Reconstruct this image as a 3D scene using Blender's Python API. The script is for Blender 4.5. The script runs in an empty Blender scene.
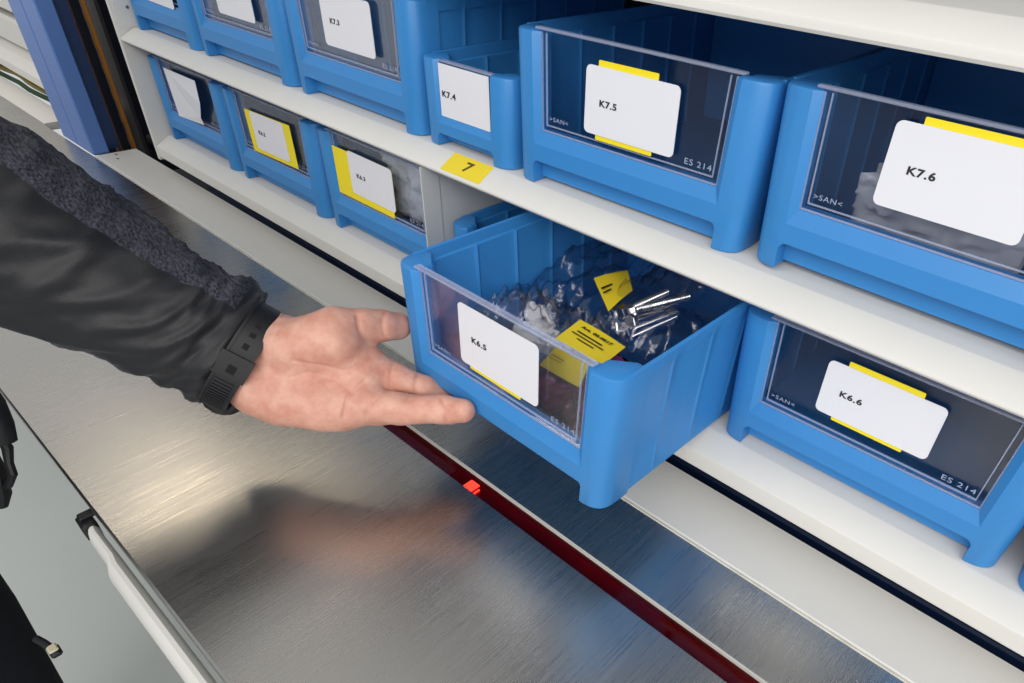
import bpy, math, random
import numpy as np
from mathutils import Vector, Matrix, noise
random.seed(7)
COL = bpy.context.scene.collection
SC = bpy.context.scene

# ------------------------------------------------------------------ helpers
class MB:
    """collects verts / faces / material slots for one mesh object"""
    def __init__(s): s.v = []; s.f = []; s.m = []
    def add(s, vs, fs, m=0):
        o = len(s.v); s.v += [tuple(v) for v in vs]
        for f in fs: s.f.append(tuple(i + o for i in f)); s.m.append(m)
    def box(s, a, b, m=0):
        (x0, y0, z0), (x1, y1, z1) = a, b
        s.add([(x0,y0,z0),(x1,y0,z0),(x1,y1,z0),(x0,y1,z0),(x0,y0,z1),(x1,y0,z1),(x1,y1,z1),(x0,y1,z1)],
              [(3,2,1,0),(4,5,6,7),(0,1,5,4),(1,2,6,5),(2,3,7,6),(3,0,4,7)], m)
    def rbox(s, a, b, r=.001, m=0):
        """box with chamfered edges"""
        (x0,y0,z0),(x1,y1,z1) = a, b
        rings = []
        for z, k in ((z0, r), (z0 + r, 0), (z1 - r, 0), (z1, r)):
            c = r
            rings.append([(x0+k+c,y0+k,z),(x1-k-c,y0+k,z),(x1-k,y0+k+c,z),(x1-k,y1-k-c,z),(x1-k-c,y1-k,z),(x0+k+c,y1-k,z),(x0+k,y1-k-c,z),(x0+k,y0+k+c,z)])
        s.loft(rings, m=m)
    def loft(s, rings, closed=True, caps=True, m=0):
        n = len(rings[0]); o = len(s.v)
        for r in rings: s.v += [tuple(p) for p in r]
        for i in range(len(rings) - 1):
            for j in range(n if closed else n - 1):
                k = (j + 1) % n
                s.f.append((o+i*n+j, o+i*n+k, o+(i+1)*n+k, o+(i+1)*n+j)); s.m.append(m)
        if caps:
            s.f.append(tuple(o + j for j in reversed(range(n)))); s.m.append(m)
            s.f.append(tuple(o + (len(rings)-1)*n + j for j in range(n))); s.m.append(m)
    def prism_z(s, poly, z0, z1, m=0): s.loft([[(x,y,z0) for x,y in poly],[(x,y,z1) for x,y in poly]], m=m)
    def prism_x(s, poly, x0, x1, m=0): s.loft([[(x0,y,z) for y,z in poly],[(x1,y,z) for y,z in poly]], m=m)
    def tube(s, pts, rads, n=12, m=0, caps=True):
        rings = []; pts = [Vector(p) for p in pts]
        if not hasattr(rads, '__len__'): rads = [rads]*len(pts)
        up = None
        for i, p in enumerate(pts):
            t = (pts[min(i+1,len(pts)-1)] - pts[max(i-1,0)]).normalized()
            if up is None: up = t.orthogonal().normalized()
            up = (up - t*up.dot(t)).normalized(); w = t.cross(up)
            rings.append([p + (up*math.cos(2*math.pi*k/n) + w*math.sin(2*math.pi*k/n))*rads[i] for k in range(n)])
        s.loft(rings, caps=caps, m=m)
    def map(s, fn): s.v = [tuple(fn(*v)) for v in s.v]
    def build(s, name, mats, parent=None, smooth=30, loc=None, kind=None, label=None):
        me = bpy.data.meshes.new(name); me.from_pydata(s.v, [], s.f); me.update()
        if not isinstance(mats, (list, tuple)): mats = [mats]
        for m in mats: me.materials.append(m)
        me.polygons.foreach_set('material_index', s.m)
        import bmesh
        bm = bmesh.new(); bm.from_mesh(me); bmesh.ops.recalc_face_normals(bm, faces=bm.faces); bm.to_mesh(me); bm.free()
        if smooth:
            me.polygons.foreach_set('use_smooth', [True]*len(me.polygons)); me.set_sharp_from_angle(angle=math.radians(smooth))
        o = bpy.data.objects.new(name, me); COL.objects.link(o)
        if parent: o.parent = parent
        if loc: o.location = loc
        if kind: o['kind'] = kind
        if label: o['label'] = label
        return o

def thing(name, label, cat, loc=(0,0,0), group=None):
    o = bpy.data.objects.new(name, None); COL.objects.link(o); o.location = loc
    o.empty_display_size = .02
    return tag(o, label, cat, group)
def tag(o, label, cat, group=None):
    o['label'] = label; o['category'] = cat
    if group: o['group'] = group
    return o

def text_obj(body, size, mat, parent, loc, name, rot=(math.pi/2,0,0), bold=.0, align='LEFT'):
    cu = bpy.data.curves.new(name + '_curve', 'FONT'); cu.body = body; cu.size = size; cu.offset = bold; cu.space_character = 1.12; cu.extrude = .00006
    cu.align_x = align; cu.align_y = 'CENTER'; cu.resolution_u = 3
    tmp = bpy.data.objects.new('tmp', cu); COL.objects.link(tmp)
    dg = bpy.context.evaluated_depsgraph_get(); dg.update()
    me = bpy.data.meshes.new_from_object(tmp.evaluated_get(dg)); bpy.data.objects.remove(tmp); me.name = name
    me.materials.clear(); me.materials.append(mat)
    o = bpy.data.objects.new(name, me); COL.objects.link(o); o.parent = parent; o.location = loc; o.rotation_euler = rot; o.scale = (1.28, 1, 1)
    return o

# ------------------------------------------------------------------ materials
def new_mat(name):
    m = bpy.data.materials.new(name); m.use_nodes = True; nt = m.node_tree
    return m, nt, nt.nodes['Principled BSDF'], nt.nodes['Material Output']
def pbr(name, col, rough=.5, metal=0, var=.06, scale=40, bump=0, bscale=300, spec=.5, coat=0, sss=0):
    m, nt, b, out = new_mat(name)
    b.inputs['Roughness'].default_value = rough; b.inputs['Metallic'].default_value = metal
    b.inputs['Specular IOR Level'].default_value = spec; b.inputs['Coat Weight'].default_value = coat
    tc = nt.nodes.new('ShaderNodeTexCoord')
    n = nt.nodes.new('ShaderNodeTexNoise'); n.inputs['Scale'].default_value = scale; n.inputs['Detail'].default_value = 4
    nt.links.new(tc.outputs['Object'], n.inputs['Vector'])
    r = nt.nodes.new('ShaderNodeMix'); r.data_type = 'RGBA'
    r.inputs[6].default_value = tuple(c*(1-var) for c in col) + (1,); r.inputs[7].default_value = tuple(min(1,c*(1+var)) for c in col) + (1,)
    nt.links.new(n.outputs['Fac'], r.inputs[0]); nt.links.new(r.outputs[2], b.inputs['Base Color'])
    if sss:
        b.inputs['Subsurface Weight'].default_value = sss; b.inputs['Subsurface Radius'].default_value = (1,.35,.2); b.inputs['Subsurface Scale'].default_value = .004
    if bump:
        n2 = nt.nodes.new('ShaderNodeTexNoise'); n2.inputs['Scale'].default_value = bscale; n2.inputs['Detail'].default_value = 3
        nt.links.new(tc.outputs['Object'], n2.inputs['Vector'])
        bp = nt.nodes.new('ShaderNodeBump'); bp.inputs['Strength'].default_value = bump; bp.inputs['Distance'].default_value = .001
        nt.links.new(n2.outputs['Fac'], bp.inputs['Height']); nt.links.new(bp.outputs['Normal'], b.inputs['Normal'])
    return m
def clear_plastic(name, tint, gloss=.06, rough=.05, bump=0, bscale=60, fres=.38):
    m, nt, b, out = new_mat(name); nt.nodes.remove(b)
    tr = nt.nodes.new('ShaderNodeBsdfTransparent'); tr.inputs['Color'].default_value = tint + (1,)
    gl = nt.nodes.new('ShaderNodeBsdfGlossy'); gl.inputs['Roughness'].default_value = rough
    fr = nt.nodes.new('ShaderNodeLayerWeight'); fr.inputs['Blend'].default_value = .25
    ma = nt.nodes.new('ShaderNodeMath'); ma.operation = 'MULTIPLY_ADD'; ma.inputs[1].default_value = fres; ma.inputs[2].default_value = gloss
    nt.links.new(fr.outputs['Fresnel'], ma.inputs[0])
    mx = nt.nodes.new('ShaderNodeMixShader'); nt.links.new(ma.outputs[0], mx.inputs[0])
    nt.links.new(tr.outputs[0], mx.inputs[1]); nt.links.new(gl.outputs[0], mx.inputs[2]); nt.links.new(mx.outputs[0], out.inputs['Surface'])
    if bump:
        tc = nt.nodes.new('ShaderNodeTexCoord')
        n2 = nt.nodes.new('ShaderNodeTexNoise'); n2.inputs['Scale'].default_value = bscale; n2.inputs['Detail'].default_value = 2
        nt.links.new(tc.outputs['Object'], n2.inputs['Vector'])
        bp = nt.nodes.new('ShaderNodeBump'); bp.inputs['Strength'].default_value = bump; bp.inputs['Distance'].default_value = .004
        nt.links.new(n2.outputs['Fac'], bp.inputs['Height'])
        nt.links.new(bp.outputs['Normal'], gl.inputs['Normal']); nt.links.new(bp.outputs['Normal'], fr.inputs['Normal'])
    return m
def steel_mat(name, col, rough):
    m, nt, b, out = new_mat(name)
    b.inputs['Metallic'].default_value = 1
    tc = nt.nodes.new('ShaderNodeTexCoord')
    def nz(scale, rot=0, det=4, sc=1):
        mp = nt.nodes.new('ShaderNodeMapping'); mp.inputs['Scale'].default_value = scale; mp.inputs['Rotation'].default_value = (0,0,rot)
        n = nt.nodes.new('ShaderNodeTexNoise'); n.inputs['Scale'].default_value = sc; n.inputs['Detail'].default_value = det
        nt.links.new(tc.outputs['Object'], mp.inputs['Vector']); nt.links.new(mp.outputs[0], n.inputs['Vector']); return n
    n1 = nz((900, 9, 9), .06); n2 = nz((1300, 22, 22), -.35); n3 = nz((7, 7, 7), 0, 6)
    def math_(op, a, b_):
        q = nt.nodes.new('ShaderNodeMath'); q.operation = op
        for k, v in ((0, a), (1, b_)):
            if hasattr(v, 'outputs'): nt.links.new(v.outputs[0], q.inputs[k])
            else: q.inputs[k].default_value = v
        return q
    st = math_('ADD', math_('MULTIPLY', n1, .65), math_('MULTIPLY', n2, .35))
    mix = math_('ADD', math_('MULTIPLY', st, .6), math_('MULTIPLY', n3, .4))
    mr = nt.nodes.new('ShaderNodeMapRange'); mr.inputs[1].default_value = .35; mr.inputs[2].default_value = .65
    mr.inputs[3].default_value = rough*.72; mr.inputs[4].default_value = rough*1.3
    nt.links.new(mix.outputs[0], mr.inputs[0]); nt.links.new(mr.outputs[0], b.inputs['Roughness'])
    cr = nt.nodes.new('ShaderNodeMix'); cr.data_type = 'RGBA'
    cr.inputs[6].default_value = tuple(c*.90 for c in col) + (1,); cr.inputs[7].default_value = tuple(min(1,c*1.08) for c in col) + (1,)
    nt.links.new(mix.outputs[0], cr.inputs[0]); nt.links.new(cr.outputs[2], b.inputs['Base Color'])
    b.inputs['Anisotropic'].default_value = .45
    tg = nt.nodes.new('ShaderNodeTangent'); tg.direction_type = 'RADIAL'; tg.axis = 'X'; nt.links.new(tg.outputs[0], b.inputs['Tangent'])
    bp = nt.nodes.new('ShaderNodeBump'); bp.inputs['Strength'].default_value = .22; bp.inputs['Distance'].default_value = .0003
    nt.links.new(st.outputs[0], bp.inputs['Height']); nt.links.new(bp.outputs['Normal'], b.inputs['Normal'])
    return m
def emit_mat(name, col, s):
    m, nt, b, out = new_mat(name); b.inputs['Base Color'].default_value = col + (1,)
    b.inputs['Emission Color'].default_value = col + (1,); b.inputs['Emission Strength'].default_value = s
    return m

M_blue = pbr('blue_plastic', (.050,.290,.68), .36, var=.03, bump=.03, bscale=900)
def add_translucency(m, col, fac):
    nt = m.node_tree; out = nt.nodes['Material Output']; b = nt.nodes['Principled BSDF']
    t = nt.nodes.new('ShaderNodeBsdfTranslucent'); t.inputs['Color'].default_value = col + (1,)
    mx = nt.nodes.new('ShaderNodeMixShader'); mx.inputs[0].default_value = fac
    nt.links.new(b.outputs[0], mx.inputs[1]); nt.links.new(t.outputs[0], mx.inputs[2]); nt.links.new(mx.outputs[0], out.inputs['Surface'])
add_translucency(M_blue, (.03,.30,.82), .24)
M_white = pbr('white_powder_coat', (.665,.65,.61), .5, var=.03, bump=.05, bscale=1500)
M_grey = pbr('grey_sheet_metal', (.52,.53,.52), .45, var=.04)
M_steel = steel_mat('brushed_steel', (.52,.50,.465), .285)
M_trim = pbr('satin_trim', (.55,.53,.48), .4, var=.1)
M_edge = pbr('steel_edge', (.45,.45,.44), .3, metal=1, var=.05)
M_pane = clear_plastic('clear_acrylic', (.95,.96,.98), .012, .04)
M_lip = pbr('acrylic_edge_highlight', (.55,.60,.75), .2, var=.02)  # pale base colour paints in the highlight along the pane edges
def see_through(m, fac):
    nt = m.node_tree; out = nt.nodes['Material Output']; b = nt.nodes['Principled BSDF']
    t = nt.nodes.new('ShaderNodeBsdfTransparent'); t.inputs['Color'].default_value = (.9,.93,1,1)
    mx = nt.nodes.new('ShaderNodeMixShader'); mx.inputs[0].default_value = fac
    nt.links.new(b.outputs[0], mx.inputs[1]); nt.links.new(t.outputs[0], mx.inputs[2]); nt.links.new(mx.outputs[0], out.inputs['Surface'])
see_through(M_lip, .66)
M_emb = pbr('embossed_acrylic', (.30,.36,.5), .3)
M_bag = clear_plastic('clear_film', (.94,.94,.97), .06, .13, bump=.35, bscale=60, fres=.30)
M_bagm = clear_plastic('magenta_film', (.60,.16,.50), .05, .25, bump=.4, bscale=60, fres=.16)
for _n in M_bagm.node_tree.nodes:
    if _n.type == 'BSDF_GLOSSY': _n.inputs['Color'].default_value = (1,.55,.8,1)
M_card = pbr('white_card', (.73,.735,.78), .55, var=.01)
M_yel = pbr('yellow_card', (.86,.70,.01), .55, var=.02)
M_yel2 = pbr('yellow_sticker', (.78,.60,.02), .5, var=.04)
M_ink = pbr('black_ink', (.015,.015,.018), .6)
M_skin = None
M_jersey = pbr('black_jersey', (.0065,.007,.0095), .55, var=.3, scale=60, bump=.15, bscale=900, spec=.45)
_b = M_jersey.node_tree.nodes['Principled BSDF']; _b.inputs['Sheen Weight'].default_value = .12; _b.inputs['Sheen Roughness'].default_value = .45; _b.inputs['Sheen Tint'].default_value = (.55,.58,.65,1)
M_trouser = pbr('dark_navy_cloth', (.008,.010,.015), .9, var=.3, bump=.2, bscale=700, spec=.2)
M_rubber = pbr('black_resin', (.010,.010,.012), .48, var=.1, spec=.3)
M_hole = pbr('dark_hole', (.002,.002,.002), .9)
M_col = pbr('blue_paint', (.085,.185,.48), .38, var=.03)
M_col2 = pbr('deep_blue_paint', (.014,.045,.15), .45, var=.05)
M_dark = pbr('dark_interior', (.012,.018,.035), .7, var=.3, scale=8)
M_navy = pbr('navy_beam', (.006,.024,.085), .5, var=.1)
M_floor = pbr('pale_green_floor', (.58,.60,.575), .35, var=.05, scale=3)
M_rope = pbr('orange_chain', (.30,.13,.04), .6, var=.3, scale=90)
M_silver = pbr('zinc', (.75,.76,.78), .22, metal=1, var=.05)
M_dbolt = pbr('dark_bolt_metal', (.08,.08,.09), .35, metal=1)
M_red = clear_plastic('dark_red_acrylic', (.66,.035,.20), .02, .06)
M_redback = pbr('sensor_bed', (.34,.022,.11), .35, var=.5, scale=25)
M_led = emit_mat('red_led', (1.0,.05,.025), 1.0)
M_cable = pbr('green_cable', (.03,.09,.03), .5, var=.4)
M_wpart = pbr('white_nylon', (.7,.68,.66), .5)
M_mag = pbr('magenta_parts', (.32,.04,.24), .5, var=.5, scale=60)

def skin():
    m, nt, b, out = new_mat('skin')
    tc = nt.nodes.new('ShaderNodeTexCoord')
    n = nt.nodes.new('ShaderNodeTexNoise'); n.inputs['Scale'].default_value = 70; n.inputs['Detail'].default_value = 5; n.inputs['Roughness'].default_value = .6
    nt.links.new(tc.outputs['Object'], n.inputs['Vector'])
    cr = nt.nodes.new('ShaderNodeValToRGB')
    cr.color_ramp.elements[0].position = .3; cr.color_ramp.elements[0].color = (.53,.235,.17,1)
    cr.color_ramp.elements[1].position = .72; cr.color_ramp.elements[1].color = (.68,.40,.31,1)
    nt.links.new(n.outputs['Fac'], cr.inputs[0]); nt.links.new(cr.outputs[0], b.inputs['Base Color'])
    b.inputs['Roughness'].default_value = .5; b.inputs['Specular IOR Level'].default_value = .35
    b.inputs['Subsurface Weight'].default_value = .25; b.inputs['Subsurface Radius'].default_value = (1,.35,.2); b.inputs['Subsurface Scale'].default_value = .003
    v = nt.nodes.new('ShaderNodeTexVoronoi'); v.inputs['Scale'].default_value = 900
    nt.links.new(tc.outputs['Object'], v.inputs['Vector'])
    bp = nt.nodes.new('ShaderNodeBump'); bp.inputs['Strength'].default_value = .12; bp.inputs['Distance'].default_value = .0004
    nt.links.new(v.outputs['Distance'], bp.inputs['Height']); nt.links.new(bp.outputs['Normal'], b.inputs['Normal'])
    return m
M_skin = skin()
def heather():
    m, nt, b, out = new_mat('heather_grey_knit')
    tc = nt.nodes.new('ShaderNodeTexCoord'); mp = nt.nodes.new('ShaderNodeMapping')
    mp.inputs['Rotation'].default_value = (.2, .35, -.25); mp.inputs['Scale'].default_value = (80, 620, 620)
    nt.links.new(tc.outputs['Object'], mp.inputs['Vector'])
    n = nt.nodes.new('ShaderNodeTexNoise'); n.inputs['Scale'].default_value = 1; n.inputs['Detail'].default_value = 3
    nt.links.new(mp.outputs[0], n.inputs['Vector'])
    cr = nt.nodes.new('ShaderNodeValToRGB'); cr.color_ramp.elements[0].position = .36; cr.color_ramp.elements[0].color = (.006,.0065,.010,1)
    cr.color_ramp.elements[1].position = .66; cr.color_ramp.elements[1].color = (.058,.060,.082,1)
    nt.links.new(n.outputs['Fac'], cr.inputs[0]); nt.links.new(cr.outputs[0], b.inputs['Base Color']); b.inputs['Roughness'].default_value = .85
    return m
M_heather = heather()

# ------------------------------------------------------------------ storage bins
def make_bin(W, H, L, loc, label, no, card=None, yellow=None, txt=None, pane=True, draft=.345, bent=False, embossed=True):
    """moulded shelf bin; local origin = front left bottom corner, y runs into the shelf"""
    root = thing('storage_bin', label, 'bin', loc, 'blue storage bins on the rack shelves')
    e = .0016; al, bo, wi, yw = .0228, .0248, .0305, .0045
    big = H > .1
    zi, zo, zf = (.0447, .0343, .0205) if big else (.0315, .0225, .013)
    if not big: wi = .0285
    b = MB(); mir = lambda p: [(W-x, y) for x, y in p][::-1]
    arc = [(e+.0205*(1-math.cos(t)**.80), .0205*(1-math.sin(t)**.62)) for t in [i*math.pi/2/12 for i in range(13)]]
    leg = arc[:-1] + [(al, 0), (al, .016), (al-.004, .032), (e, .032)]
    up = arc[:-1] + [(bo, 0), (wi, yw), (wi, .0125), (wi-.004, .0125), (wi-.004, .020), (.010, .032), (e, .032)]
    def ring(poly, z, inset):
        if not inset: return [(x, y, z) for x, y in poly]
        cx = sum(p[0] for p in poly)/len(poly); cy = sum(p[1] for p in poly)/len(poly)
        out = []
        for x, y in poly:
            d = math.hypot(x-cx, y-cy); k = max(0, 1-inset/d); out.append((cx+(x-cx)*k, cy+(y-cy)*k, z))
        return out
    for side in (0, 1):
        P = leg if not side else mir(leg); U = up if not side else mir(up)
        b.loft([ring(P, .0005, .0008), ring(P, .0015, 0), ring(P, zo, 0)])
        b.loft([ring(U, zo, 0), ring(U, H-.0022, 0), ring(U, H-.0007, .0007), ring(U, H, .0024)])
    # lower frame bar: fascia, bevel up to the pane, underside
    b.add([(bo,0,zo),(W-bo,0,zo),(W-wi,yw,zi),(wi,yw,zi)], [(0,1,2,3)])
    b.add([(wi,yw,zi),(W-wi,yw,zi),(W-wi,.0125,zi),(wi,.0125,zi)], [(0,1,2,3)])
    r = .004
    xs0, xs1 = al-.001, W-al+.001
    b.add([(xs0,0,zf),(xs1,0,zf),(xs1,0,zo),(xs0,0,zo)], [(0,1,2,3)])
    b.add([(xs0,0,zf),(xs1,0,zf),(xs1,.0015,zf-.0012),(xs0,.0015,zf-.0012)], [(0,3,2,1)])
    b.add([(xs0,.0015,zf-.0012),(xs1,.0015,zf-.0012),(xs1,.014,zf-.0012),(xs0,.014,zf-.0012)], [(0,3,2,1)])
    for sx in (0, 1):                                  # rounded inner corners where the legs meet the bar
        X = lambda x: x if not sx else W-x
        pts = [(X(al+.006*(1-math.sin(t))), zf-.0062*(1-math.cos(t))) for t in [i*math.pi/2/6 for i in range(7)]]
        poly = [(X(al-.001), zf+.002), (X(al+.006), zf+.002)] + pts + [(X(al-.001), zf-.0062)]
        b.loft([[(x, 0.0002, z) for x, z in poly], [(x, .013, z) for x, z in poly]])
    b.box((.018, .0125, .0035), (W-.018, .0155, zi))          # recessed wall under the bar
    b.box((e+.0030, .0135, .0030), (W-e-.0030, L, .0056))           # bottom
    # walls: ribbed sides between a smooth band under the rim and a foot strip
    zr = lambda y: H + .0006 + .022*max(0, y-.02)
    ribs = [.0345+.0465*k for k in range(20) if .0345+.0465*k < L-.01]
    oribs = [.0635+.0484*k for k in range(20) if .0635+.0484*k < L-.01]
    ys = sorted(set([.018, .026] + [L-.002] + [round(q+dq, 5) for q in ribs+oribs for dq in (-.0035,-.0022,-.0011,0,.0011,.0022,.0035)]))
    bump = lambda y, rb_: max([0]+[.5+.5*math.cos(math.pi*min(1, abs(y-q)/.0032)) for q in rb_])
    for sx in (0, 1):
        X = (lambda x: x) if not sx else (lambda x: W-x)
        rings = []
        for y in ys:
            zt = zr(y); xo = e+.0016-.0014*bump(y, oribs); xi = e+.0048+.0016*bump(y, ribs)
            rings.append([(X(e+.0006), y, .0032), (X(e+.0006), y, .0085), (X(xo), y, .0105), (X(xo), y, zt-.0125), (X(e+.0002), y, zt-.0105), (X(e+.0002), y, zt-.0006), (X(e+.0008), y, zt),
                          (X(e+.0028), y, zt), (X(e+.0033), y, zt-.0006), (X(e+.0033), y, zt-.0098), (X(xi), y, zt-.0112), (X(xi), y, .0034)])
        b.loft(rings)
    b.box((e, L-.003, .0035), (W-e, L, zr(L)))
    b.box((.008, L-.0048, .0035), (W-.008, L-.002, zr(L)-.012))
    mid = W/2; half = W/2
    def dr(x, y, z): return (mid + (x-mid)*(1 + draft*(.117/max(half,.05))*(z-H)*(1 if big else .5)), y, z)
    b.map(dr)
    b.build('bin_body', M_blue, root, smooth=32)
    if pane:
        p = MB(); z0, z1, x0, x1 = zi+.0003, (H+.0022 if big else H-.0005), wi-.0004, W-wi+.0004
        p.box((x0, yw+.0016, z0), (x1, yw+.0032, z1-.001))
        # raised border and the thick top lip
        lp = MB()
        for q in ((x0, x0+.0012, z0, z1-.003), (x1-.0012, x1, z0, z1-.003), (x0+.0052, x0+.0060, z0+.0060, z1-.003), (x1-.0060, x1-.0052, z0+.0060, z1-.003)): lp.box((q[0], yw+.0002, q[2]), (q[1], yw+.0015, q[3]))
        lp.box((x0+.0013, yw+.0002, z0), (x1-.0013, yw+.0015, z0+.0012)); lp.box((x0+.0053, yw+.0002, z0+.0050), (x1-.0053, yw+.0015, z0+.0059))
        lp.rbox((x0-.005, yw-.0012, z1-.0016), (x1+.005, yw+.0050, z1+.0004), .0005)
        lp.map(dr)
        p.map(dr); po = p.build('front_pane', M_pane, root, smooth=0, label='clear front pane'); lp.build('pane_edge', M_lip, po, smooth=0, label='raised edge of the pane, its highlight put in as pale colour')
        if embossed:
            sz = .0062 if big else .0045
            text_obj('>SAN<', sz*.8, M_emb, po, (x0+.0095, yw+.0012, z0+.0108), 'embossed_lettering')
            text_obj('ES 214', sz, M_emb, po, (x1-.0335, yw+.0012, z0+.0105), 'embossed_lettering')
    yc = yw - .0009 if pane else yw
    def card_mesh(rect, y, th, r, tilt=0):
        x0, x1, z0, z1 = rect; pts = []
        for cx_, cz_, a0 in ((x1-r, z1-r, 0), (x0+r, z1-r, 90), (x0+r, z0+r, 180), (x1-r, z0+r, 270)):
            for k in range(5):
                a = math.radians(a0 + 22.5*k); pts.append((cx_ + r*math.cos(a), cz_ + r*math.sin(a)))
        if tilt:
            mx, mz = (x0+x1)/2, (z0+z1)/2; c, s = math.cos(tilt), math.sin(tilt)
            pts = [(mx+(x-mx)*c-(z-mz)*s, mz+(x-mx)*s+(z-mz)*c) for x, z in pts]
        m = MB(); m.loft([[(x, y, z) for x, z in pts], [(x, y+th, z) for x, z in pts]]); return m
    if yellow:
        card_mesh(yellow[:4], yc-.0002, .0005, .0008, yellow[4] if len(yellow) > 4 else 0).build('backing_card', M_yel, root, smooth=0, label='yellow backing card')
    if card:
        if bent:
            m = MB(); poly = bent; m.loft([[(x, yc-.0012-dy, z) for x, z, dy in poly], [(x, yc-.0008-dy, z) for x, z, dy in poly]])
        else: m = card_mesh(card[:4], yc-.0010, .0006, .0042 if big else .0006, card[4] if len(card) > 4 else 0)
        co = m.build('label_card', M_card, root, smooth=0, label='white label card')
        if txt: text_obj(txt, .0066 if big else .0074, M_ink, co, (card[0] + (card[1]-card[0])*.165 if big else card[0]+.003, yc-.00125, (card[2]+card[3])/2-(.001 if big else .003)), 'label_text', bold=.00020)
    return root

HB = .1195
Z6 = -.1553
bins = {}
bins['75'] = make_bin(.2380, HB, .31, (-.0048,-.0012,0), 'wide blue bin on the middle shelf with white card reading K7.5', 75,
    card=(.0798,.1661,.0556,.1050), yellow=(.0911,.1461,.0518,.1093,.005), txt='K7.5')
bins['76'] = make_bin(.2380, HB, .30, (.2326,.005,.0025), 'wide blue bin at the right edge of the picture with card reading K7.6', 76,
    card=(.0790,.1653,.0636,.1138), yellow=(.0938,.1498,.0646,.1181), txt='K7.6')
bins['74'] = make_bin(.1265, .0775, .31, (-.1330,0,0), 'small narrow blue bin with card reading K7.4 above the yellow number sticker', 74,
    card=(.0290,.0970,.0290,.0748,.004), txt='K7.4', embossed=False)
bins['73'] = make_bin(.2372, HB, .31, (-.3700,0,0), 'wide blue bin with card reading K7.3 left of the small narrow bin', 73,
    card=(.0810,.1685,.0602,.1100), txt='K7.3')
bins['72'] = make_bin(.2355, HB, .31, (-.6056,0,0), 'blue bin with card reading K7.2, second from the left on the middle shelf', 72,
    card=(.0828,.1698,.0580,.1080), txt='K7.2')
bins['71'] = make_bin(.2062, HB, .31, (-.8120,0,0), 'blue bin at the left end of the middle shelf beside the white panel', 71,
    card=(.0520,.1585,.0440,.0950,-.02), txt='K7.1', embossed=False)
bins['61'] = make_bin(.2310, HB, .31, (-.8118,0,Z6), 'blue bin with a bent white card at the left end of the lower shelf', 61,
    card=(.058,.168,.045,.113), txt=None, bent=[(.0575,.1110,0),(.0635,.0440,0),(.1500,.0500,.001),(.1500,.0600,.003),(.1690,.0835,.006),(.1630,.1127,.002)])
bins['62'] = make_bin(.2308, HB, .31, (-.5812,0,Z6), 'blue bin with a white card on a wide yellow card, second on the lower shelf', 62,
    card=(.0735,.1555,.0555,.1035,.02), yellow=(.0590,.1720,.0500,.1040,.03), txt='K6.2')
bins['63'] = make_bin(.2345, HB, .31, (-.3505,0,Z6), 'blue bin with yellow card left of its white card, against the grey divider', 63,
    card=(.0660,.1500,.0575,.1070,-.01), yellow=(.0345,.1450,.0490,.1050), txt='K6.3')
bins['64'] = make_bin(.1100, .0775, .28, (-.1100,.002,Z6), 'small blue bin in shade behind the pulled-out bin, beside the grey divider', 64, pane=False)
bins['65'] = make_bin(.2380, HB, .30, (.0056,-.1440,Z6+.0022), 'blue bin pulled out over the steel counter with card reading K6.5', 65,
    card=(.0780,.1640,.0605,.1135), yellow=(.0880,.1450,.0570,.1080,-.01), txt='K6.5')
bins['66'] = make_bin(.2380, HB, .30, (.2422,.0002,Z6), 'blue bin with card reading K6.6 on the lower shelf right of the pulled-out bin', 66,
    card=(.0766,.1616,.0638,.1090), yellow=(.0904,.1444,.0605,.1130), txt='K6.6')
bins['67'] = make_bin(.2380, HB, .30, (.4825,.0005,Z6), 'blue bin at the bottom right corner, only its left leg in view', 67)

for k, rz, rx in (('75',.021,0),('76',-.004,0),('65',-.016,-.0075),('66',.009,0)):
    bins[k].rotation_euler = (rx, 0, rz)
# ------------------------------------------------------------------ rack: shelves, panels
XR = 1.30; XL = -.8135
def shelf_profile(lip, thick):
    return [(.33,0),(.001,0),(-.0010,-.0004),(-.0206,-.0118),(-.0217,-.0130),(-.0220,-.0145),(-.0220,-.0125-lip+.002),(-.0205,-.0125-lip),(-.0170,-.0125-lip+.0005),(-.0165,-.013-min(lip,thick)*.3),(.004,-thick),(.33,-thick)]
def make_shelf(name_label, z, lip, thick, x0, x1):
    root = thing('rack_shelf', name_label, 'shelf', ((x0+x1)/2, .15, z))
    m = MB(); m.prism_x([(y-.15, zz) for y, zz in shelf_profile(lip, thick)], x0-(x0+x1)/2, x1-(x0+x1)/2)
    m.build('shelf_panel', M_white, root, smooth=20)
    return root
sh7 = make_shelf('long white middle shelf with a sloping front edge and yellow number sticker', 0, .004, .006, XL, XR)
sh6 = make_shelf('long white lower shelf with a tall front lip above the dark gap', Z6, .0180, .014, XL, XR)
sh8 = make_shelf('white top shelf whose front edge crosses the upper right corner', .1745, .0075, .010, XL, XR)
# yellow sticker on the sloping front of the middle shelf
m = MB(); d = Vector((0, .0196, .0114)).normalized(); nrm = Vector((0, -d.z, d.y))
p0 = Vector((0, -.0202, -.01155)); ox = (XL+XR)/2
def stk(x, s, h): q = p0 + d*s + nrm*h; return (x-ox, q.y-.15, q.z)
for h0, h1 in ((.0001, .0004),):
    m.loft([[stk(-.0835,.0,h), stk(-.0290,.0,h), stk(-.0290,.0225,h), stk(-.0835,.0225,h)] for h in (h0, h1)])
so = m.build('number_sticker', M_yel2, sh7, smooth=0, label='yellow sticker with the number 7')
q = p0 + d*.0115 + nrm*.00055
text_obj('7', .0155, pbr('brown_ink', (.10,.055,.01), .6), so, (-.0550-ox, q.y-.15, q.z), 'numeral', rot=(math.atan2(d.z, d.y), 0, 0), bold=.0004, align='CENTER')

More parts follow.
